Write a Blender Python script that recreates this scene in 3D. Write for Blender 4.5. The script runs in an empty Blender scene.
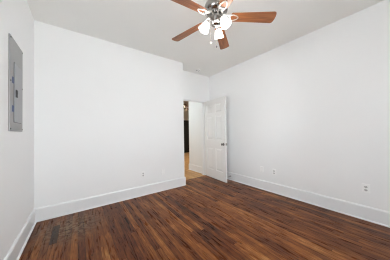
import bpy, bmesh, math, random
from mathutils import Vector, Matrix
R = math.radians
C = bpy.context.scene.collection
SC = bpy.context.scene

# ------------------------------------------------------------------ camera
F_PX, YAW, PITCH, ROLL, CAM_H = 158.95, 0.6340, 0.0159, -0.0155, 1.17
cam_d = bpy.data.cameras.new('camera')
cam_d.sensor_fit = 'HORIZONTAL'
cam_d.sensor_width = 36.0
cam_d.lens = F_PX / 390.0 * 36.0
cam_d.clip_start = 0.02
cam = bpy.data.objects.new('camera', cam_d)
C.objects.link(cam)
fwd = Vector((math.sin(YAW) * math.cos(PITCH), math.cos(YAW) * math.cos(PITCH), math.sin(PITCH)))
rt = Vector((math.cos(YAW), -math.sin(YAW), 0))
up = rt.cross(fwd)
r2 = math.cos(ROLL) * rt + math.sin(ROLL) * up
u2 = -math.sin(ROLL) * rt + math.cos(ROLL) * up
cam.matrix_world = Matrix(((r2.x, u2.x, -fwd.x, 0), (r2.y, u2.y, -fwd.y, 0), (r2.z, u2.z, -fwd.z, CAM_H), (0, 0, 0, 1)))
SC.camera = cam

# ------------------------------------------------------------------ world, lights, exposure
world = bpy.data.worlds.new('overcast_sky')
SC.world = world
world.use_nodes = True
wn = world.node_tree.nodes
bg = wn['Background']
SKY = 10.0
SUN = 12.0
bg.inputs['Color'].default_value = (0.925, 0.98, 1.0, 1)
bg.inputs['Strength'].default_value = SKY
SC.view_settings.view_transform = 'Standard'
SC.view_settings.look = 'None'
SC.view_settings.gamma = 1.0
SC.view_settings.use_curve_mapping = False
SC.view_settings.exposure = 0.0
SC.cycles.max_bounces = 16
SC.cycles.diffuse_bounces = 10
SC.cycles.glossy_bounces = 6
SC.cycles.transmission_bounces = 8
SC.cycles.transparent_max_bounces = 12
SC.cycles.sample_clamp_indirect = 8.0
SC.cycles.use_denoising = True
SC.cycles.filter_width = 1.15

# the sun is over the roof: added so the pale paving bounces light up to the ceiling; it does not reach into the room
sun_d = bpy.data.lights.new('sun', 'SUN')
sun_d.energy, sun_d.angle, sun_d.color = SUN, R(0.6), (1.0, 0.96, 0.90)
sun = bpy.data.objects.new('sun', sun_d)
sun.rotation_euler = (R(-26), R(26), 0)      # shines down, towards -X and -Y
C.objects.link(sun)

# room numbers (metres)
XL, XR, YF, YB, YA, XO, H = -0.479, 3.001, -0.46, 3.013, 3.3645, 1.905, 2.74
T = 0.12
REAR_WINDOWS = [(-0.20, 0.60), (1.05, 1.85)]
LEFT_WINDOW = (0.0, 1.0)  # unseen window, added and sized to brighten the right wall
WZ0, WZ1 = 0.62, 2.26

def area(name, loc, rot, sx, sy, energy, color=(1, 1, 1), portal=False):
    d = bpy.data.lights.new(name, 'AREA')
    d.shape = 'RECTANGLE'
    d.size, d.size_y, d.energy, d.color = sx, sy, energy, color
    o = bpy.data.objects.new(name, d)
    o.location, o.rotation_euler = loc, rot
    C.objects.link(o)
    if portal:
        d.cycles.is_portal = True
    return o

# daylight: portals in the window openings (they only steer the sky light), nothing added
for i, (a, b) in enumerate(REAR_WINDOWS):
    area('window_portal', ((a + b) / 2, YF - T + 0.01, (WZ0 + WZ1) / 2), (R(90), 0, 0), b - a, WZ1 - WZ0, 1, portal=True)

area('window_portal', (XL - T + 0.01, sum(LEFT_WINDOW) / 2, (WZ0 + WZ1) / 2), (R(90), 0, R(-90)), LEFT_WINDOW[1] - LEFT_WINDOW[0], WZ1 - WZ0, 1, portal=True)

# ------------------------------------------------------------------ materials
def new_mat(name):
    m = bpy.data.materials.new(name)
    m.use_nodes = True
    nt = m.node_tree
    return m, nt, nt.nodes['Principled BSDF']

def simple(name, col, rough=0.5, metal=0.0, bump=0.0, bscale=200.0, var=0.0, coat=0.0):
    m, nt, p = new_mat(name)
    p.inputs['Base Color'].default_value = (*col, 1)
    p.inputs['Roughness'].default_value = rough
    p.inputs['Metallic'].default_value = metal
    p.inputs['Coat Weight'].default_value = coat
    tc = nt.nodes.new('ShaderNodeTexCoord')
    nz = nt.nodes.new('ShaderNodeTexNoise')
    nz.inputs['Scale'].default_value = bscale
    nz.inputs['Detail'].default_value = 3
    nt.links.new(tc.outputs['Object'], nz.inputs['Vector'])
    if bump:
        b = nt.nodes.new('ShaderNodeBump')
        b.inputs['Strength'].default_value = bump
        b.inputs['Distance'].default_value = 0.002
        nt.links.new(nz.outputs['Fac'], b.inputs['Height'])
        nt.links.new(b.outputs['Normal'], p.inputs['Normal'])
    if var:
        n2 = nt.nodes.new('ShaderNodeTexNoise')
        n2.inputs['Scale'].default_value = 2.3
        nt.links.new(tc.outputs['Object'], n2.inputs['Vector'])
        mr = nt.nodes.new('ShaderNodeMapRange')
        mr.inputs['To Min'].default_value = 1 - var
        mr.inputs['To Max'].default_value = 1 + var
        nt.links.new(n2.outputs['Fac'], mr.inputs['Value'])
        mx = nt.nodes.new('ShaderNodeMix')
        mx.data_type = 'RGBA'
        mx.blend_type = 'MULTIPLY'
        mx.inputs['Factor'].default_value = 1
        mx.inputs['A'].default_value = (*col, 1)
        nt.links.new(mr.outputs['Result'], mx.inputs['B'])
        nt.links.new(mx.outputs['Result'], p.inputs['Base Color'])
    return m

def emit(name, col, strength, base=(0.9, 0.9, 0.9)):
    m, nt, p = new_mat(name)
    p.inputs['Base Color'].default_value = (*base, 1)
    p.inputs['Roughness'].default_value = 0.3
    p.inputs['Emission Color'].default_value = (*col, 1)
    p.inputs['Emission Strength'].default_value = strength
    return m

def plank_floor(name, width, length, stops, rough, gap_dark, worn=False, grain=1.0, board=0.5):
    """boards running along Y: a tone per board, streaked grain, dark joints"""
    m, nt, p = new_mat(name)
    N, L = nt.nodes, nt.links
    def math_(op, a=None, b=None):
        n = N.new('ShaderNodeMath')
        n.operation = op
        for i, v in enumerate((a, b)):
            if v is None: continue
            if isinstance(v, (int, float)): n.inputs[i].default_value = v
            else: L.new(v, n.inputs[i])
        return n.outputs[0]
    tc = N.new('ShaderNodeTexCoord')
    sp = N.new('ShaderNodeSeparateXYZ')
    L.new(tc.outputs['Object'], sp.inputs[0])
    u = math_('DIVIDE', math_('ADD', sp.outputs['X'], 0.0055), width)
    row = math_('FLOOR', u)
    fu = math_('FRACT', u)
    w1 = N.new('ShaderNodeTexWhiteNoise'); w1.noise_dimensions = '1D'
    L.new(row, w1.inputs['W'])
    v = math_('ADD', math_('DIVIDE', sp.outputs['Y'], length), math_('MULTIPLY', w1.outputs['Value'], 7.3))
    seg = math_('FLOOR', v)
    fv = math_('FRACT', v)
    cb = N.new('ShaderNodeCombineXYZ')
    L.new(row, cb.inputs[0]); L.new(seg, cb.inputs[1])
    w2 = N.new('ShaderNodeTexWhiteNoise'); w2.noise_dimensions = '2D'
    L.new(cb.outputs[0], w2.inputs['Vector'])
    # grain, shifted for every board
    mp = N.new('ShaderNodeMapping')
    mp.inputs['Scale'].default_value = (30.0, 2.4, 1.0)
    L.new(tc.outputs['Object'], mp.inputs['Vector'])
    sh = N.new('ShaderNodeVectorMath'); sh.operation = 'MULTIPLY_ADD'
    L.new(w2.outputs['Color'], sh.inputs[0]); sh.inputs[1].default_value = (19, 23, 31)
    L.new(mp.outputs[0], sh.inputs[2])
    g = N.new('ShaderNodeTexNoise')
    g.inputs['Scale'].default_value = 1.4; g.inputs['Detail'].default_value = 6; g.inputs['Roughness'].default_value = 0.62
    g.inputs['Distortion'].default_value = 0.7
    L.new(sh.outputs[0], g.inputs['Vector'])
    big = N.new('ShaderNodeTexNoise')
    big.inputs['Scale'].default_value = 1.7; big.inputs['Detail'].default_value = 4
    L.new(tc.outputs['Object'], big.inputs['Vector'])
    t = math_('ADD', math_('MULTIPLY', w2.outputs['Value'], board), math_('MULTIPLY', math_('SUBTRACT', g.outputs['Fac'], 0.5), 1.35 * grain))
    t = math_('ADD', t, math_('MULTIPLY', math_('SUBTRACT', big.outputs['Fac'], 0.5), 0.8))
    mo = N.new('ShaderNodeTexNoise')
    mo.inputs['Scale'].default_value = 1.0; mo.inputs['Detail'].default_value = 6; mo.inputs['Roughness'].default_value = 0.7
    mpo = N.new('ShaderNodeMapping'); mpo.inputs['Scale'].default_value = (24.0, 7.0, 1.0)
    L.new(tc.outputs['Object'], mpo.inputs['Vector']); L.new(mpo.outputs[0], mo.inputs['Vector'])
    t = math_('ADD', t, math_('MULTIPLY', math_('SUBTRACT', mo.outputs['Fac'], 0.5), 0.65 * grain))
    t = math_('ADD', t, 0.28)
    cr = N.new('ShaderNodeValToRGB')
    els = cr.color_ramp.elements
    while len(els) < len(stops): els.new(0.5)
    for e, (pos, col) in zip(els, stops):
        e.position = pos; e.color = (*col, 1)
    L.new(t, cr.inputs[0])
    colr = cr.outputs['Color']
    # joints
    def mix(fac, a, b, mode='MIX'):
        n = N.new('ShaderNodeMix'); n.data_type = 'RGBA'; n.blend_type = mode
        for key, val in (('Factor', fac), ('A', a), ('B', b)):
            if isinstance(val, (int, float)): n.inputs[key].default_value = val
            elif isinstance(val, tuple): n.inputs[key].default_value = (*val, 1)
            else: L.new(val, n.inputs[key])
        return n.outputs['Result']
    gj = math_('LESS_THAN', math_('MINIMUM', fu, math_('SUBTRACT', 1.0, fu)), 0.028)
    gl = math_('LESS_THAN', fv, 0.003 / length)
    gap = math_('MAXIMUM', gj, gl)
    if worn:
        # dark stained boards and scuffed dull patch in the far left corner, small dark knots elsewhere
        st = N.new('ShaderNodeTexNoise')
        st.inputs['Scale'].default_value = 22; st.inputs['Detail'].default_value = 5
        L.new(tc.outputs['Object'], st.inputs['Vector'])
        dist = N.new('ShaderNodeVectorMath'); dist.operation = 'DISTANCE'
        L.new(tc.outputs['Object'], dist.inputs[0]); dist.inputs[1].default_value = (-0.08, 2.60, 0)
        near = N.new('ShaderNodeMapRange')
        near.inputs['From Min'].default_value = 0.48; near.inputs['From Max'].default_value = 0.08
        L.new(dist.outputs['Value'], near.inputs['Value'])
        sc_ = math_('MULTIPLY', near.outputs['Result'], math_('GREATER_THAN', st.outputs['Fac'], 0.5))
        colr = mix(math_('MULTIPLY', near.outputs['Result'], 0.5), colr, (0.050, 0.026, 0.016))
        colr = mix(math_('MULTIPLY', sc_, 0.75), colr, (0.25, 0.165, 0.095))
        # one almost black board piece
        bx_ = math_('MULTIPLY', math_('LESS_THAN', math_('ABSOLUTE', math_('SUBTRACT', sp.outputs['X'], -0.2225)), 0.032),
                    math_('LESS_THAN', math_('ABSOLUTE', math_('SUBTRACT', sp.outputs['Y'], 2.513)), 0.217))
        colr = mix(math_('MULTIPLY', bx_, 0.85), colr, (0.016, 0.010, 0.008))
        kn = N.new('ShaderNodeTexVoronoi')
        kn.inputs['Scale'].default_value = 4.5
        mp2 = N.new('ShaderNodeMapping'); mp2.inputs['Scale'].default_value = (1.6, 0.7, 1)
        L.new(tc.outputs['Object'], mp2.inputs['Vector']); L.new(mp2.outputs[0], kn.inputs['Vector'])
        colr = mix(math_('MULTIPLY', math_('LESS_THAN', kn.outputs['Distance'], 0.055), 0.7), colr, (0.02, 0.012, 0.008))
    colr = mix(math_('MULTIPLY', gap, gap_dark), colr, (0.012, 0.007, 0.004))
    L.new(colr, p.inputs['Base Color'])
    p.inputs['Specular IOR Level'].default_value = 0.12
    rr = N.new('ShaderNodeMapRange')
    rr.inputs['To Min'].default_value = rough - 0.06; rr.inputs['To Max'].default_value = rough + 0.12
    L.new(g.outputs['Fac'], rr.inputs['Value']); L.new(rr.outputs['Result'], p.inputs['Roughness'])
    b = N.new('ShaderNodeBump')
    b.inputs['Strength'].default_value = 0.25; b.inputs['Distance'].default_value = 0.003
    hgt = math_('SUBTRACT', math_('MULTIPLY', g.outputs['Fac'], 0.25), gap)
    L.new(hgt, b.inputs['Height']); L.new(b.outputs['Normal'], p.inputs['Normal'])
    return m

def blade_wood(name):
    m, nt, p = new_mat(name)
    N, L = nt.nodes, nt.links
    tc = N.new('ShaderNodeTexCoord')
    mp = N.new('ShaderNodeMapping'); mp.inputs['Scale'].default_value = (3, 40, 3)
    L.new(tc.outputs['Object'], mp.inputs[0])
    g = N.new('ShaderNodeTexNoise'); g.inputs['Scale'].default_value = 1.5; g.inputs['Detail'].default_value = 5
    L.new(mp.outputs[0], g.inputs['Vector'])
    cr = N.new('ShaderNodeValToRGB')
    cr.color_ramp.elements[0].position = 0.3; cr.color_ramp.elements[0].color = (0.17, 0.056, 0.020, 1)
    cr.color_ramp.elements[1].position = 0.72; cr.color_ramp.elements[1].color = (0.40, 0.148, 0.055, 1)
    L.new(g.outputs['Fac'], cr.inputs[0]); L.new(cr.outputs[0], p.inputs['Base Color'])
    p.inputs['Roughness'].default_value = 0.35
    return m

M = {}
M['wall'] = simple('wall_paint', (0.86, 0.865, 0.87), 0.62, bump=0.12, bscale=120, var=0.012)
M['ceiling'] = simple('ceiling_paint', (0.87, 0.87, 0.85), 0.75, bump=0.25, bscale=90, var=0.02)
M['trim'] = simple('trim_paint', (0.80, 0.81, 0.82), 0.33, bump=0.04, bscale=60)
M['door'] = simple('door_paint', (0.80, 0.80, 0.79), 0.38, bump=0.04, bscale=60)
M['nickel'] = simple('brushed_nickel', (0.58, 0.56, 0.53), 0.22, 1.0, bump=0.02, bscale=300)
M['dark_nickel'] = simple('aged_nickel', (0.22, 0.21, 0.20), 0.3, 1.0, bump=0.02, bscale=300)
M['steel'] = simple('grey_enamel', (0.315, 0.315, 0.315), 0.42, 0.25, bump=0.06, bscale=150, var=0.10)
M['steel_door'] = simple('grey_enamel_door', (0.335, 0.345, 0.365), 0.40, 0.25, bump=0.06, bscale=150, var=0.08)
M['dark'] = simple('dark_gap', (0.02, 0.02, 0.022), 0.6)
M['blue'] = simple('blue_tape', (0.03, 0.05, 0.16), 0.5)
M['plate'] = simple('white_plastic', (0.90, 0.90, 0.90), 0.35)
M['socket_grey'] = simple('grey_socket_plastic', (0.60, 0.60, 0.60), 0.4)
M['slot'] = simple('slot_shadow', (0.06, 0.06, 0.06), 0.6)
M['black'] = simple('black_lacquer', (0.006, 0.006, 0.007), 0.5)
M['blade'] = blade_wood('blade_wood')
M['glass_shade'] = emit('lit_opal_glass', (1.0, 0.965, 0.93), 13.0)
M['bulb'] = emit('lit_bulb', (1.0, 0.95, 0.88), 10)
M['opal'] = simple('unlit_opal_glass', (0.72, 0.66, 0.58), 0.3)
M['satin_nickel'] = simple('satin_nickel', (0.80, 0.78, 0.75), 0.38, 0.85, bump=0.02, bscale=300)
M['housing'] = simple('dark_polished_nickel', (0.34, 0.325, 0.31), 0.14, 1.0, bump=0.01, bscale=300)
M['rubber'] = simple('white_rubber', (0.55, 0.55, 0.54), 0.6)
M['ground'] = simple('bounce_paving', (0.74, 0.74, 0.74), 0.9, bump=0.3, bscale=20, var=0.1)  # unseen ground, made pale to bounce light onto the ceiling
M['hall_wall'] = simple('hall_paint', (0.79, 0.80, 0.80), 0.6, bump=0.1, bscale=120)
M['hall_ceiling'] = simple('tan_ceiling', (0.42, 0.34, 0.27), 0.7, bump=0.1, bscale=90)  # one even tan tone for the ceiling of hall and far room
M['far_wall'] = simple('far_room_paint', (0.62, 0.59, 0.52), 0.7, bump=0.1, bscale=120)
M['floor'] = plank_floor('stained_pine_floor', 0.062, 1.6,
    [(0.0, (0.018, 0.007, 0.0045)), (0.26, (0.078, 0.0225, 0.0095)), (0.52, (0.155, 0.047, 0.0150)), (0.78, (0.265, 0.100, 0.028)), (1.0, (0.43, 0.20, 0.065))],
    0.26, 0.62, worn=True, grain=1.05, board=0.42)
M['oak'] = plank_floor('oak_floor', 0.057, 0.9,
    [(0.0, (0.30, 0.155, 0.060)), (0.4, (0.42, 0.235, 0.095)), (1.0, (0.56, 0.35, 0.16))], 0.28, 0.35, grain=0.6)
def pane_mat():
    m, nt, p = new_mat('window_glass')
    nt.nodes.remove(p)
    out = nt.nodes['Material Output']
    tr = nt.nodes.new('ShaderNodeBsdfTransparent'); gl = nt.nodes.new('ShaderNodeBsdfGlossy')
    gl.inputs['Roughness'].default_value = 0.02
    fr = nt.nodes.new('ShaderNodeFresnel'); fr.inputs['IOR'].default_value = 1.45
    mx = nt.nodes.new('ShaderNodeMixShader')
    nt.links.new(fr.outputs[0], mx.inputs[0]); nt.links.new(tr.outputs[0], mx.inputs[1]); nt.links.new(gl.outputs[0], mx.inputs[2])
    nt.links.new(mx.outputs[0], out.inputs['Surface'])
    return m
M['pane'] = pane_mat()

# ------------------------------------------------------------------ mesh helpers
def add_box(bm, x0, x1, y0, y1, z0, z1, mtx=None):
    v = [bm.verts.new(p) for p in ((x0, y0, z0), (x1, y0, z0), (x1, y1, z0), (x0, y1, z0), (x0, y0, z1), (x1, y0, z1), (x1, y1, z1), (x0, y1, z1))]
    for f in ((3, 2, 1, 0), (4, 5, 6, 7), (0, 1, 5, 4), (1, 2, 6, 5), (2, 3, 7, 6), (3, 0, 4, 7)):
        bm.faces.new([v[i] for i in f])
    if mtx is not None:
        bmesh.ops.transform(bm, matrix=mtx, verts=v)
    return v

def add_lathe(bm, prof, n=24, mtx=None, close=True):
    rings, made = [], []
    for r, z in prof:
        if r < 1e-6:
            ring = [bm.verts.new((0, 0, z))]
        else:
            ring = [bm.verts.new((r * math.cos(2 * math.pi * i / n), r * math.sin(2 * math.pi * i / n), z)) for i in range(n)]
        rings.append(ring); made += ring
    for a, b in zip(rings, rings[1:]):
        for i in range(n):
            j = (i + 1) % n
            if len(a) == 1 and len(b) == 1: continue
            if len(a) == 1: bm.faces.new((a[0], b[j], b[i]))
            elif len(b) == 1: bm.faces.new((a[i], a[j], b[0]))
            else: bm.faces.new((a[i], a[j], b[j], b[i]))
    if mtx is not None:
        bmesh.ops.transform(bm, matrix=mtx, verts=made)
    return made

def add_tube(bm, pts, rad, n=10):
    pts = [Vector(p) for p in pts]
    rings = []
    for i, p in enumerate(pts):
        d = (pts[min(i + 1, len(pts) - 1)] - pts[max(i - 1, 0)]).normalized()
        a = d.cross(Vector((0, 0, 1)))
        if a.length < 1e-4: a = d.cross(Vector((1, 0, 0)))
        a.normalize(); b = d.cross(a)
        r = rad[i] if isinstance(rad, (list, tuple)) else rad
        rings.append([bm.verts.new(p + r * (math.cos(2 * math.pi * k / n) * a + math.sin(2 * math.pi * k / n) * b)) for k in range(n)])
    for a, b in zip(rings, rings[1:]):
        for k in range(n):
            bm.faces.new((a[k], a[(k + 1) % n], b[(k + 1) % n], b[k]))
    bm.faces.new(rings[0][::-1]); bm.faces.new(rings[-1])

def add_prism(bm, prof, p0, p1, axes):
    """extrude a 2-D profile (a, z) from p0 to p1; a runs along the axis given"""
    ax = Vector(axes)
    r0 = [bm.verts.new(Vector(p0) + ax * a + Vector((0, 0, z))) for a, z in prof]
    r1 = [bm.verts.new(Vector(p1) + ax * a + Vector((0, 0, z))) for a, z in prof]
    n = len(prof)
    for i in range(n):
        bm.faces.new((r0[i], r0[(i + 1) % n], r1[(i + 1) % n], r1[i]))
    bm.faces.new(r0[::-1]); bm.faces.new(r1)

def obj(name, bm, mat, parent=None, bevel=0.0, smooth=False):
    bmesh.ops.recalc_face_normals(bm, faces=bm.faces)
    me = bpy.data.meshes.new(name)
    bm.to_mesh(me); bm.free()
    me.materials.append(mat)
    o = bpy.data.objects.new(name, me)
    C.objects.link(o)
    if parent: o.parent = parent
    if smooth:
        for p in me.polygons: p.use_smooth = True
        e = o.modifiers.new('edges', 'EDGE_SPLIT'); e.split_angle = R(38)
    if bevel:
        b = o.modifiers.new('bevel', 'BEVEL'); b.width = bevel; b.segments = 2; b.limit_method = 'ANGLE'
    return o

def BM(): return bmesh.new()
def struct(name, bm, mat, parent=None, bevel=0.0, label=None):
    o = obj(name, bm, mat, parent, bevel)
    if parent is None: o['kind'] = 'structure'
    if label: o['label'] = label; 
    return o
def thing(name, label, cat, loc=(0, 0, 0), rot=(0, 0, 0), group=None):
    o = bpy.data.objects.new(name, None)
    o.empty_display_size = 0.05
    o.location, o.rotation_euler = loc, rot
    C.objects.link(o)
    o['label'] = label; o['category'] = cat
    if group: o['group'] = group
    return o
def sbox(name, mat, *boxes, bevel=0.0):
    b = BM()
    for bx in boxes: add_box(b, *bx)
    return struct(name, b, mat, bevel=bevel)

# ------------------------------------------------------------------ structure
YT = 3.335                                     # where the dark boards meet the hall's oak
OX0, OX1, OZ = 1.965, 2.800, 2.018             # doorway opening
sbox('floor', M['floor'], (XL - T, XR + T, YF - T, YB, -0.1, 0), (XO, XR + T, YB, YT, -0.1, 0))
sbox('ceiling', M['ceiling'], (XL - T, XR + T, YF - T, YA + T, H, H + 0.1))
sbox('wall_left', M['wall'], (XL - T, XL, YF - T, LEFT_WINDOW[0], 0, H), (XL - T, XL, LEFT_WINDOW[1], YA + T, 0, H),
     (XL - T, XL, LEFT_WINDOW[0], LEFT_WINDOW[1], 0, WZ0), (XL - T, XL, LEFT_WINDOW[0], LEFT_WINDOW[1], WZ1, H))
sbox('wall_back', M['wall'], (XL, XO, YB, YA + T, 0, H))
sbox('wall_recess', M['wall'], (XO, OX0, YA, YA + T, 0, H), (OX1, XR, YA, YA + T, 0, H), (OX0, OX1, YA, YA + T, OZ, H))
sbox('wall_right', M['wall'], (XR, XR + T, YF - T, YA + T, 0, H))
(a0, a1), (b0, b1) = REAR_WINDOWS
sbox('wall_rear', M['wall'], (XL, a0, YF - T, YF, 0, H), (a1, b0, YF - T, YF, 0, H), (b1, XR, YF - T, YF, 0, H),
     (a0, a1, YF - T, YF, 0, WZ0), (a0, a1, YF - T, YF, WZ1, H), (b0, b1, YF - T, YF, 0, WZ0), (b0, b1, YF - T, YF, WZ1, H))

# sash windows behind the camera
def window(name, width, loc, rotz):
    b = BM(); hgt = WZ1 - WZ0; w = width / 2; f = 0.045
    # frame, in local coordinates: X across, Y into the room, Z up from the sill
    add_box(b, -w, -w + f, -0.09, -0.02, 0, hgt); add_box(b, w - f, w, -0.09, -0.02, 0, hgt)
    add_box(b, -w + f, w - f, -0.09, -0.02, 0, f); add_box(b, -w + f, w - f, -0.09, -0.02, hgt - f, hgt)
    add_box(b, -w + f, w - f, -0.075, -0.035, hgt / 2 - 0.02, hgt / 2 + 0.02)
    o = struct(name, b, M['trim'])
    o.location = loc; o.rotation_euler = (0, 0, rotz)
    g = BM(); add_box(g, -w + f, w - f, -0.058, -0.054, f, hgt / 2 - 0.02)
    obj('pane', g, M['pane'], o)
    g = BM(); add_box(g, -w + f, w - f, -0.058, -0.054, hgt / 2 + 0.02, hgt - f)
    obj('pane', g, M['pane'], o)
    s = BM(); add_box(s, -w - 0.06, w + 0.06, 0.0, 0.05, -0.03, 0.0)
    obj('window_sill', s, M['trim'], o)
    c = BM(); k = 0.085
    add_box(c, -w - k, -w, 0, 0.02, 0, hgt + k); add_box(c, w, w + k, 0, 0.02, 0, hgt + k); add_box(c, -w, w, 0, 0.02, hgt, hgt + k)
    obj('casing', c, M['trim'], o)
for i, (a, b) in enumerate(REAR_WINDOWS):
    window('window_%d' % (i + 1), b - a, ((a + b) / 2, YF, WZ0), 0)
window('window_3', LEFT_WINDOW[1] - LEFT_WINDOW[0], (XL, sum(LEFT_WINDOW) / 2, WZ0), R(-90))
sbox('ground', M['ground'], (-30, 30, -40, 30, -0.75, -0.7))

# baseboards: tall flat board, small cap, quarter-round shoe
BBH = 0.186
PROF = [(0, 0), (0.0155, 0), (0.0155, 0.005), (0.029, 0.005), (0.028, 0.011), (0.023, 0.017), (0.0155, 0.021), (0.0155, BBH - 0.020), (0.0135, BBH - 0.012), (0.006, BBH - 0.001), (0, BBH)]
def baseboard(name, p0, p1, ax, mat=None):
    b = BM(); add_prism(b, PROF, p0, p1, ax)
    return struct(name, b, mat or M['trim'])
t_ = 0.028
baseboard('baseboard_left', (XL, YF, 0), (XL, YB - 0.0, 0), (1, 0, 0))
baseboard('baseboard_back', (XL + 0.001, YB, 0), (XO + 0.022, YB, 0), (0, -1, 0))
baseboard('baseboard_return', (XO, YB + 0.001, 0), (XO, YA, 0), (1, 0, 0))
baseboard('baseboard_right', (XR, YF, 0), (XR, YA, 0), (-1, 0, 0))
baseboard('baseboard_recess', (OX1 + 0.03, YA, 0), (XR - t_, YA, 0), (0, -1, 0))
baseboard('baseboard_rear', (XL + t_, YF, 0), (XR - t_, YF, 0), (0, 1, 0))

# door jamb lining with stop
b = BM(); j = 0.018
add_box(b, OX0, OX0 + j, YA - 0.004, YA + T + 0.004, 0, OZ - j)
add_box(b, OX1 - j, OX1, YA - 0.004, YA + T + 0.004, 0, OZ - j)
add_box(b, OX0, OX1, YA - 0.004, YA + T + 0.004, OZ - j, OZ)
add_box(b, OX0 + j, OX0 + j + 0.01, YA + 0.045, YA + 0.08, 0, OZ - j - 0.01)
add_box(b, OX1 - j - 0.01, OX1 - j, YA + 0.045, YA + 0.08, 0, OZ - j - 0.01)
add_box(b, OX0 + j, OX1 - j, YA + 0.045, YA + 0.08, OZ - j - 0.01, OZ - j)
struct('trim_1', b, M['trim'])

# hall and the far room beyond the doorway
HX, HY = 2.848, 4.20
YH = YA + T
FX0, FX1, FY1 = 1.2, 6.6, 8.6
sbox('floor_hall', M['oak'], (FX0, FX1, YT, FY1, -0.1, 0))
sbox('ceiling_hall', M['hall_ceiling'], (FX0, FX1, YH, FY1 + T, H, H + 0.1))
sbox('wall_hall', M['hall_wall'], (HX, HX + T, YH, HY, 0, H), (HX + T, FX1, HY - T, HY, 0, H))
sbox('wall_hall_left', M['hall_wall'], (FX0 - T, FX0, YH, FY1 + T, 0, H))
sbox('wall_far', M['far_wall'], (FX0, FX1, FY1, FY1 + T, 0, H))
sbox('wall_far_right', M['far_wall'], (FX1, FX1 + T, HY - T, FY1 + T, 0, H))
baseboard('baseboard_hall', (HX, YH, 0), (HX, HY + 0.02, 0), (-1, 0, 0))
# added soft fill lights for hall and far room, no fixtures there
area('hall_fill_light', (1.75, 4.7, H - 0.02), (0, 0, 0), 0.9, 0.9, 28, (0.80, 0.94, 1.0))
area('far_room_fill_light', (3.3, 6.2, H - 0.02), (0, 0, 0), 0.5, 0.5, 60, (1.0, 0.86, 0.68))

# ------------------------------------------------------------------ six-panel door, standing open
DW, DH, DT = 0.818, 1.985, 0.035
b = BM()
SX = [0.0, 0.112, 0.112 + 0.25, 0.112 + 0.25 + 0.098, DW - 0.112, DW]
RZ = [0.0, 0.212, 0.765, 0.968, 1.567, 1.640, 1.862, DH]
add_box(b, 0.01, DW - 0.01, 0.012, DT - 0.012, 0.01, DH - 0.01)
for i in (0, 2, 4):
    add_box(b, SX[i], SX[i + 1], 0, DT, 0, DH)
for k in (0, 2, 4, 6):
    for i in (1, 3):
        add_box(b, SX[i], SX[i + 1], 0, DT, RZ[k], RZ[k + 1])
for i in (1, 3):
    for k in (1, 3, 5):
        x0, x1, z0, z1 = SX[i], SX[i + 1], RZ[k], RZ[k + 1]
        for y0, y1 in ((0.012, 0.003), (DT - 0.012, DT - 0.003)):
            c1, c2 = 0.016, 0.050
            lo = [b.verts.new(p) for p in ((x0 + c1, y0, z0 + c1), (x1 - c1, y0, z0 + c1), (x1 - c1, y0, z1 - c1), (x0 + c1, y0, z1 - c1))]
            hi = [b.verts.new(p) for p in ((x0 + c2, y1, z0 + c2), (x1 - c2, y1, z0 + c2), (x1 - c2, y1, z1 - c2), (x0 + c2, y1, z1 - c2))]
            for q in range(4): b.faces.new((lo[q], lo[(q + 1) % 4], hi[(q + 1) % 4], hi[q]))
            b.faces.new(hi); b.faces.new(lo[::-1])
door = struct('door_1', b, M['door'])
door.location = (2.784, 3.337, 0.014)
door.rotation_euler = (0, 0, R(-95))
door['label'] = 'white six-panel interior door standing open'
KX, KZ = DW - 0.065, 0.872
for s, y in ((-1, 0), (1, DT)):
    k = BM()
    mt = Matrix.Translation((KX, y, KZ)) @ Matrix.Rotation(R(90) if s < 0 else R(-90), 4, 'X')
    add_lathe(k, [(0, -0.001), (0.033, -0.001), (0.033, 0.004), (0.028, 0.009), (0.013, 0.012), (0.011, 0.030), (0.020, 0.036), (0.0275, 0.046), (0.028, 0.054), (0.022, 0.062), (0.010, 0.066), (0, 0.066)], 24, mt)
    obj('door_knob', k, M['dark_nickel'], door, smooth=True)
k = BM(); add_box(k, DW - 0.001, DW + 0.002, 0.006, DT - 0.006, KZ - 0.028, KZ + 0.028); add_box(k, DW, DW + 0.010, 0.011, DT - 0.011, KZ - 0.009, KZ + 0.009)
obj('latch_plate', k, M['dark_nickel'], door)
for z in (0.22, 1.0, 1.78):
    k = BM()
    add_lathe(k, [(0, -0.045), (0.006, -0.045), (0.006, 0.045), (0, 0.045)], 12, Matrix.Translation((-0.004, DT + 0.005, z)))
    add_box(k, -0.0025, 0.0, 0.004, DT, z - 0.045, z + 0.045)
    obj('hinge', k, M['nickel'], door)

# ------------------------------------------------------------------ breaker panel on the left wall
PY0, PY1, PZ0, PZ1 = 2.022, 2.405, 1.206, 2.047
pan = thing('breaker_panel', 'grey metal electrical breaker panel on the left wall', 'electrical panel', (XL, (PY0 + PY1) / 2, PZ0))
pw, ph = (PY1 - PY0) / 2, PZ1 - PZ0
b = BM()
add_box(b, 0, 0.011, -pw, pw, 0, ph)
obj('cover', b, M['steel'], pan, bevel=0.004)
dy0, dy1, dz0, dz1 = -0.083, 0.135, 0.085, 0.625
b = BM()       # dark reveal round the little door
for bx in ((dy0 - 0.013, dy0, dz0 - 0.004, dz1 + 0.006), (dy0, dy1 + 0.005, dz1, dz1 + 0.006), (dy1, dy1 + 0.004, dz0, dz1), (dy0 - 0.006, dy1 + 0.004, dz0 - 0.004, dz0)):
    add_box(b, 0.0100, 0.0118, bx[0], bx[1], bx[2], bx[3])
obj('reveal', b, M['dark'], pan)
b = BM(); add_box(b, 0.009, 0.0165, dy0, dy1, dz0, dz1)
pd = obj('panel_door', b, M['steel_door'], pan, bevel=0.002)
b = BM(); add_box(b, 0.016, 0.022, dy0 + 0.015, dy0 + 0.060, 0.315, 0.385); 
add_box(b, 0.0215, 0.0245, dy0 + 0.022, dy0 + 0.053, 0.345, 0.378)
lt = obj('latch', b, M['dark'], pd, bevel=0.0015)
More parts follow.
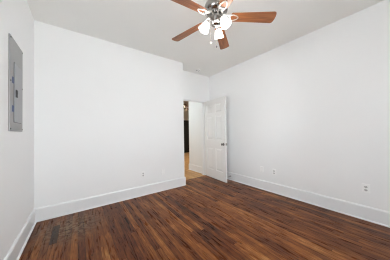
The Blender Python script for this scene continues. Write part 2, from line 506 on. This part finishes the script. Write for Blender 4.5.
for z in (0.455, 0.20):
    b = BM(); add_box(b, 0.0108, 0.0128, dy0 - 0.058, dy0 - 0.008, z - 0.026, z + 0.030)
    o = obj('tape', b, M['blue'], pan); o['label'] = 'dark blue tape tab'
for y in (-pw + 0.016, pw - 0.018):
    for z in (0.022, ph / 2 + 0.02, ph - 0.022):
        b = BM(); add_lathe(b, [(0, 0.010), (0.008, 0.010), (0.008, 0.0125), (0.004, 0.0145), (0, 0.0145)], 12, Matrix.Translation((0, y, z)) @ Matrix.Rotation(R(90), 4, 'Y'))
        obj('screw', b, M['dark'], pan)

# ------------------------------------------------------------------ wall plates (local: X across, Y out of the wall is -Y, Z up)
def plate_root(name, label, cat, loc, rotz, group=None):
    return thing(name, label, cat, loc, (0, 0, rotz), group)
def cover_plate(t, w=0.072, h=0.116):
    b = BM()
    add_box(b, -w / 2, w / 2, -0.0065, 0, -h / 2, h / 2)
    return obj('cover_plate', b, M['plate'], t, bevel=0.003)
def duplex(t):
    cover_plate(t)
    for z in (0.0205, -0.0205):
        b = BM()
        add_lathe(b, [(0, -0.001), (0.0172, -0.001), (0.0172, 0.0085), (0.016, 0.0095), (0, 0.0095)], 24, Matrix.Translation((0, 0, z)) @ Matrix.Diagonal((1, 1, 0.84, 1)) @ Matrix.Rotation(R(90), 4, 'X'))
        r = obj('receptacle', b, M['socket_grey'], t)
        s = BM()
        add_box(s, -0.0088, -0.0048, -0.0102, -0.009, z - 0.004, z + 0.008)
        add_box(s, 0.0048, 0.0088, -0.0102, -0.009, z - 0.003, z + 0.007)
        add_lathe(s, [(0, 0), (0.0032, 0), (0.0032, 0.0012), (0, 0.0012)], 12, Matrix.Translation((0, -0.009, z - 0.009)) @ Matrix.Rotation(R(90), 4, 'X'))
        obj('slots', s, M['slot'], r)
    b = BM(); add_lathe(b, [(0, 0), (0.0035, 0), (0.003, 0.0015), (0, 0.002)], 12, Matrix.Translation((0, -0.0065, 0)) @ Matrix.Rotation(R(90), 4, 'X'))
    obj('screw', b, M['nickel'], t)
def blank(t, jack=False):
    cover_plate(t)
    for z in (0.042, -0.042):
        b = BM(); add_lathe(b, [(0, 0), (0.0035, 0), (0.003, 0.0015), (0, 0.002)], 12, Matrix.Translation((0, -0.0065, z)) @ Matrix.Rotation(R(90), 4, 'X'))
        obj('screw', b, M['nickel'], t)
    if jack:
        b = BM(); add_box(b, -0.013, 0.013, -0.0085, -0.006, -0.014, 0.014)
        jk = obj('jack', b, M['plate'], t, bevel=0.001)
        s = BM(); add_box(s, -0.0055, 0.0055, -0.0092, -0.008, -0.006, 0.004)
        obj('socket', s, M['slot'], jk)
duplex(plate_root('power_outlet', 'white duplex outlet with dark slots low on the back wall', 'outlet', (0.985, YB, 0.395), 0, 'duplex outlets low on the walls'))
blank(plate_root('wall_plate', 'plain white blank plate low on the back wall, between the slotted outlet and the doorway', 'wall plate', (1.392, YB, 0.378), 0, 'blank plates low on the walls'))
blank(plate_root('wall_plate', 'faint white blank plate on the right wall, nearest the open door', 'wall plate', (XR, 1.815, 0.405), R(-90), 'blank plates low on the walls'))
duplex(plate_root('power_outlet', 'white duplex outlet close beside the faint blank plate on the right wall', 'outlet', (XR, 1.560, 0.395), R(-90), 'duplex outlets low on the walls'))
duplex(plate_root('power_outlet', 'white duplex outlet alone on the right wall, farthest from the door', 'outlet', (XR, 0.364, 0.412), R(-90), 'duplex outlets low on the walls'))

# ------------------------------------------------------------------ door stop on the right baseboard
ds = thing('door_stop', 'small metal door stop on the right baseboard behind the open door', 'door stop', (XR - 0.0155, 2.620, 0.098), (0, R(-90), 0))
b = BM(); add_lathe(b, [(0, 0), (0.013, 0), (0.013, 0.004), (0.006, 0.008), (0, 0.008)], 16); obj('base', b, M['dark_nickel'], ds)
b = BM()
pts = [(0.0055 * math.cos(a), 0.0055 * math.sin(a), 0.007 + 0.055 * a / (2 * math.pi * 11)) for a in [i * math.pi / 5 for i in range(111)]]
add_tube(b, pts, 0.0013, 6); obj('spring', b, M['dark_nickel'], ds)
b = BM(); add_lathe(b, [(0, 0.060), (0.008, 0.060), (0.0085, 0.070), (0.006, 0.074), (0, 0.074)], 16); obj('tip', b, M['dark_nickel'], ds)

# ------------------------------------------------------------------ smoke detector on the ceiling by the doorway
sd = thing('smoke_detector', 'round white smoke detector on the ceiling before the doorway', 'smoke detector', (2.432, 3.14, H))
b = BM(); add_lathe(b, [(0, 0), (0.062, 0), (0.062, -0.010), (0.058, -0.012), (0, -0.012)], 32); obj('base', b, M['plate'], sd, smooth=True)
b = BM(); add_lathe(b, [(0, -0.012), (0.052, -0.012), (0.052, -0.026), (0.044, -0.036), (0.018, -0.039), (0, -0.039)], 32); hd = obj('cover', b, M['plate'], sd, smooth=True)
b = BM()
for i in range(16):
    add_box(b, 0.0515, 0.0528, -0.006, 0.006, -0.024, -0.015, Matrix.Rotation(2 * math.pi * i / 16, 4, 'Z'))
obj('vent', b, M['slot'], hd)
b = BM(); add_lathe(b, [(0, -0.037), (0.009, -0.037), (0.009, -0.042), (0, -0.042)], 16, Matrix.Translation((0.02, 0, 0.001))); obj('test_button', b, M['slot'], hd)

# ------------------------------------------------------------------ ceiling fan
FAN = (1.257, 1.277)
BLADE_Z, BLADE_R, PH = -0.272, 0.66, R(-37.6)
def make_fan(loc, label, shade_rot, shade_mat, bulb_mat):
    t = thing('ceiling_fan', label, 'ceiling fan', loc, group='wooden-bladed ceiling fans')
    def lathe_part(name, prof, mat, n=32, par=t):
        b = BM(); add_lathe(b, prof, n); return obj(name, b, mat, par, smooth=True)
    lathe_part('canopy', [(0, 0), (0.072, 0), (0.072, -0.012), (0.060, -0.040), (0.030, -0.062), (0, -0.062)], M['nickel'])
    lathe_part('downrod', [(0, -0.05), (0.013, -0.05), (0.013, -0.12), (0, -0.12)], M['nickel'], 16)
    lathe_part('motor_housing', [(0, -0.095), (0.040, -0.098), (0.085, -0.112), (0.122, -0.140), (0.132, -0.170), (0.132, -0.205), (0.122, -0.222), (0.095, -0.240), (0.095, -0.252), (0, -0.252)], M['housing'], 40)
    lathe_part('switch_housing', [(0, -0.250), (0.060, -0.250), (0.064, -0.270), (0.064, -0.300), (0.050, -0.318), (0.050, -0.330), (0.058, -0.340), (0.046, -0.362), (0.018, -0.372), (0.012, -0.385), (0, -0.385)], M['housing'])
    for k in range(5):
        a = PH + k * 2 * math.pi / 5
        piv = Matrix.Rotation(a, 4, 'Z')
        # blade: X outwards, drooping a little, pitched about its long axis
        b = BM(); th = 0.006
        out = []
        r0, r1, w0, w1 = 0.168, BLADE_R, 0.052, 0.069
        out += [(r0, -w0 + 0.012), (r0 + 0.012, -w0)]
        out += [(r1 - 0.03, -w1), (r1 - 0.014, -w1 + 0.006), (r1 - 0.005, -w1 * 0.66), (r1, -w1 * 0.2), (r1, w1 * 0.2), (r1 - 0.005, w1 * 0.66), (r1 - 0.014, w1 - 0.006), (r1 - 0.03, w1)]
        out += [(r0 + 0.012, w0), (r0, w0 - 0.012)]
        lo = [b.verts.new((x, y, -th / 2)) for x, y in out]; hi = [b.verts.new((x, y, th / 2)) for x, y in out]
        b.faces.new(lo[::-1]); b.faces.new(hi)
        for i in range(len(out)): b.faces.new((lo[i], lo[(i + 1) % len(out)], hi[(i + 1) % len(out)], hi[i]))
        bl = obj('blade', b, M['blade'], t)
        mt = Matrix.Translation((0, 0, BLADE_Z)) @ piv @ Matrix.Rotation(R(2.2), 4, 'Y') @ Matrix.Rotation(R(-12), 4, 'X')
        bl.matrix_local = mt
        # blade iron: arm leaving the motor, forked pad under the blade
        b = BM()
        for s in (-1, 1):
            add_tube(b, [(0.080, s * 0.012, 0.026), (0.115, s * 0.017, 0.012), (0.150, s * 0.030, -0.008), (0.190, s * 0.034, -0.0075), (0.228, s * 0.022, -0.0075), (0.248, s * 0.004, -0.0075)], [0.010, 0.009, 0.0075, 0.006, 0.0055, 0.0055], 8)
        add_tube(b, [(0.150, -0.030, -0.0075), (0.150, 0.030, -0.0075)], 0.006, 8)
        ir = obj('blade_iron', b, M['satin_nickel'], t, smooth=True)
        ir.matrix_local = mt
    # light kit
    for k in range(3):
        a = shade_rot + k * 2 * math.pi / 3
        ca, sa = math.cos(a), math.sin(a)
        b = BM()
        add_tube(b, [(0.045 * ca, 0.045 * sa, -0.325), (0.070 * ca, 0.070 * sa, -0.318), (0.088 * ca, 0.088 * sa, -0.322), (0.096 * ca, 0.096 * sa, -0.336)], 0.009, 10)
        arm = obj('lamp_arm', b, M['nickel'], t, smooth=True)
        axis = Matrix.Translation((0.094 * ca, 0.094 * sa, -0.328)) @ Matrix.Rotation(a, 4, 'Z') @ Matrix.Rotation(R(-26), 4, 'Y')
        b = BM(); add_lathe(b, [(0, 0.004), (0.016, 0.004), (0.024, -0.008), (0.026, -0.026), (0, -0.026)], 24, axis)
        obj('socket', b, M['nickel'], arm, smooth=True)
        b = BM()
        prof = [(0.022, -0.020), (0.030, -0.028), (0.037, -0.045), (0.042, -0.066), (0.047, -0.088), (0.054, -0.108), (0.057, -0.114)]
        inner = [(r - 0.003, z) for r, z in reversed(prof)]
        add_lathe(b, prof + inner + [prof[0]], 32, axis)
        sh = obj('lamp_shade', b, shade_mat, t, smooth=True)
        b = BM(); add_lathe(b, [(0, -0.024), (0.012, -0.026), (0.014, -0.045), (0.024, -0.066), (0.026, -0.078), (0.019, -0.094), (0, -0.100)], 20, axis)
        obj('bulb', b, bulb_mat, sh, smooth=True)
    # pull chains
    for (x, y, z1, mat) in ((-0.046, 0.040, -0.558, 'nickel'), (0.003, 0.0, -0.600, 'dark_nickel')):
        b = BM()
        n = 34
        z0 = -0.345
        for i in range(n):
            z = z0 + (z1 - z0) * i / (n - 1)
            bmesh.ops.create_icosphere(b, subdivisions=1, radius=0.0021, matrix=Matrix.Translation((x, y, z)))
        add_tube(b, [(x, y, z0 + 0.02), (x, y, z1)], 0.0009, 6)
        ch = obj('pull_chain', b, M['nickel'], t)
        b = BM(); add_lathe(b, [(0, 0.010), (0.004, 0.008), (0.0085, -0.002), (0.009, -0.010), (0.005, -0.018), (0, -0.019)], 14, Matrix.Translation((x, y, z1)))
        obj('pull_knob', b, M[mat], ch, smooth=True)
    return t
make_fan((FAN[0], FAN[1], H), 'ceiling fan with five brown wooden blades and three lit shades over the room', R(68) - YAW, M['glass_shade'], M['bulb'])
make_fan((4.44, 6.90, H), 'ceiling fan in the far room, glimpsed at the top of the doorway', R(40), M['opal'], M['opal'])

# ------------------------------------------------------------------ tall black cabinet at the far end of the next room
cb = thing('tall_cabinet', 'tall black cabinet standing in the far room beyond the doorway', 'cabinet', (5.15, 8.05, 0))
b = BM(); add_box(b, -0.55, 0.55, -0.24, 0.28, 0.06, 1.90); obj('body', b, M['black'], cb, bevel=0.006)
b = BM(); add_box(b, -0.52, 0.52, -0.20, 0.26, 0, 0.06); obj('plinth', b, M['black'], cb)
b = BM(); add_box(b, -0.57, 0.57, -0.27, 0.30, 1.90, 1.925); o = obj('top', b, M['plate'], cb, bevel=0.004); o['label'] = 'white cabinet top'
for s in (-1, 1):
    b = BM(); add_box(b, min(s * 0.004, s * 0.545), max(s * 0.004, s * 0.545), -0.262, -0.24, 0.075, 1.89)
    d = obj('door', b, M['black'], cb, bevel=0.003)
    b = BM(); add_tube(b, [(s * 0.04, -0.262, 0.95), (s * 0.04, -0.285, 0.96), (s * 0.04, -0.285, 1.14), (s * 0.04, -0.262, 1.15)], 0.005, 8)
    obj('handle', b, M['black'], d)
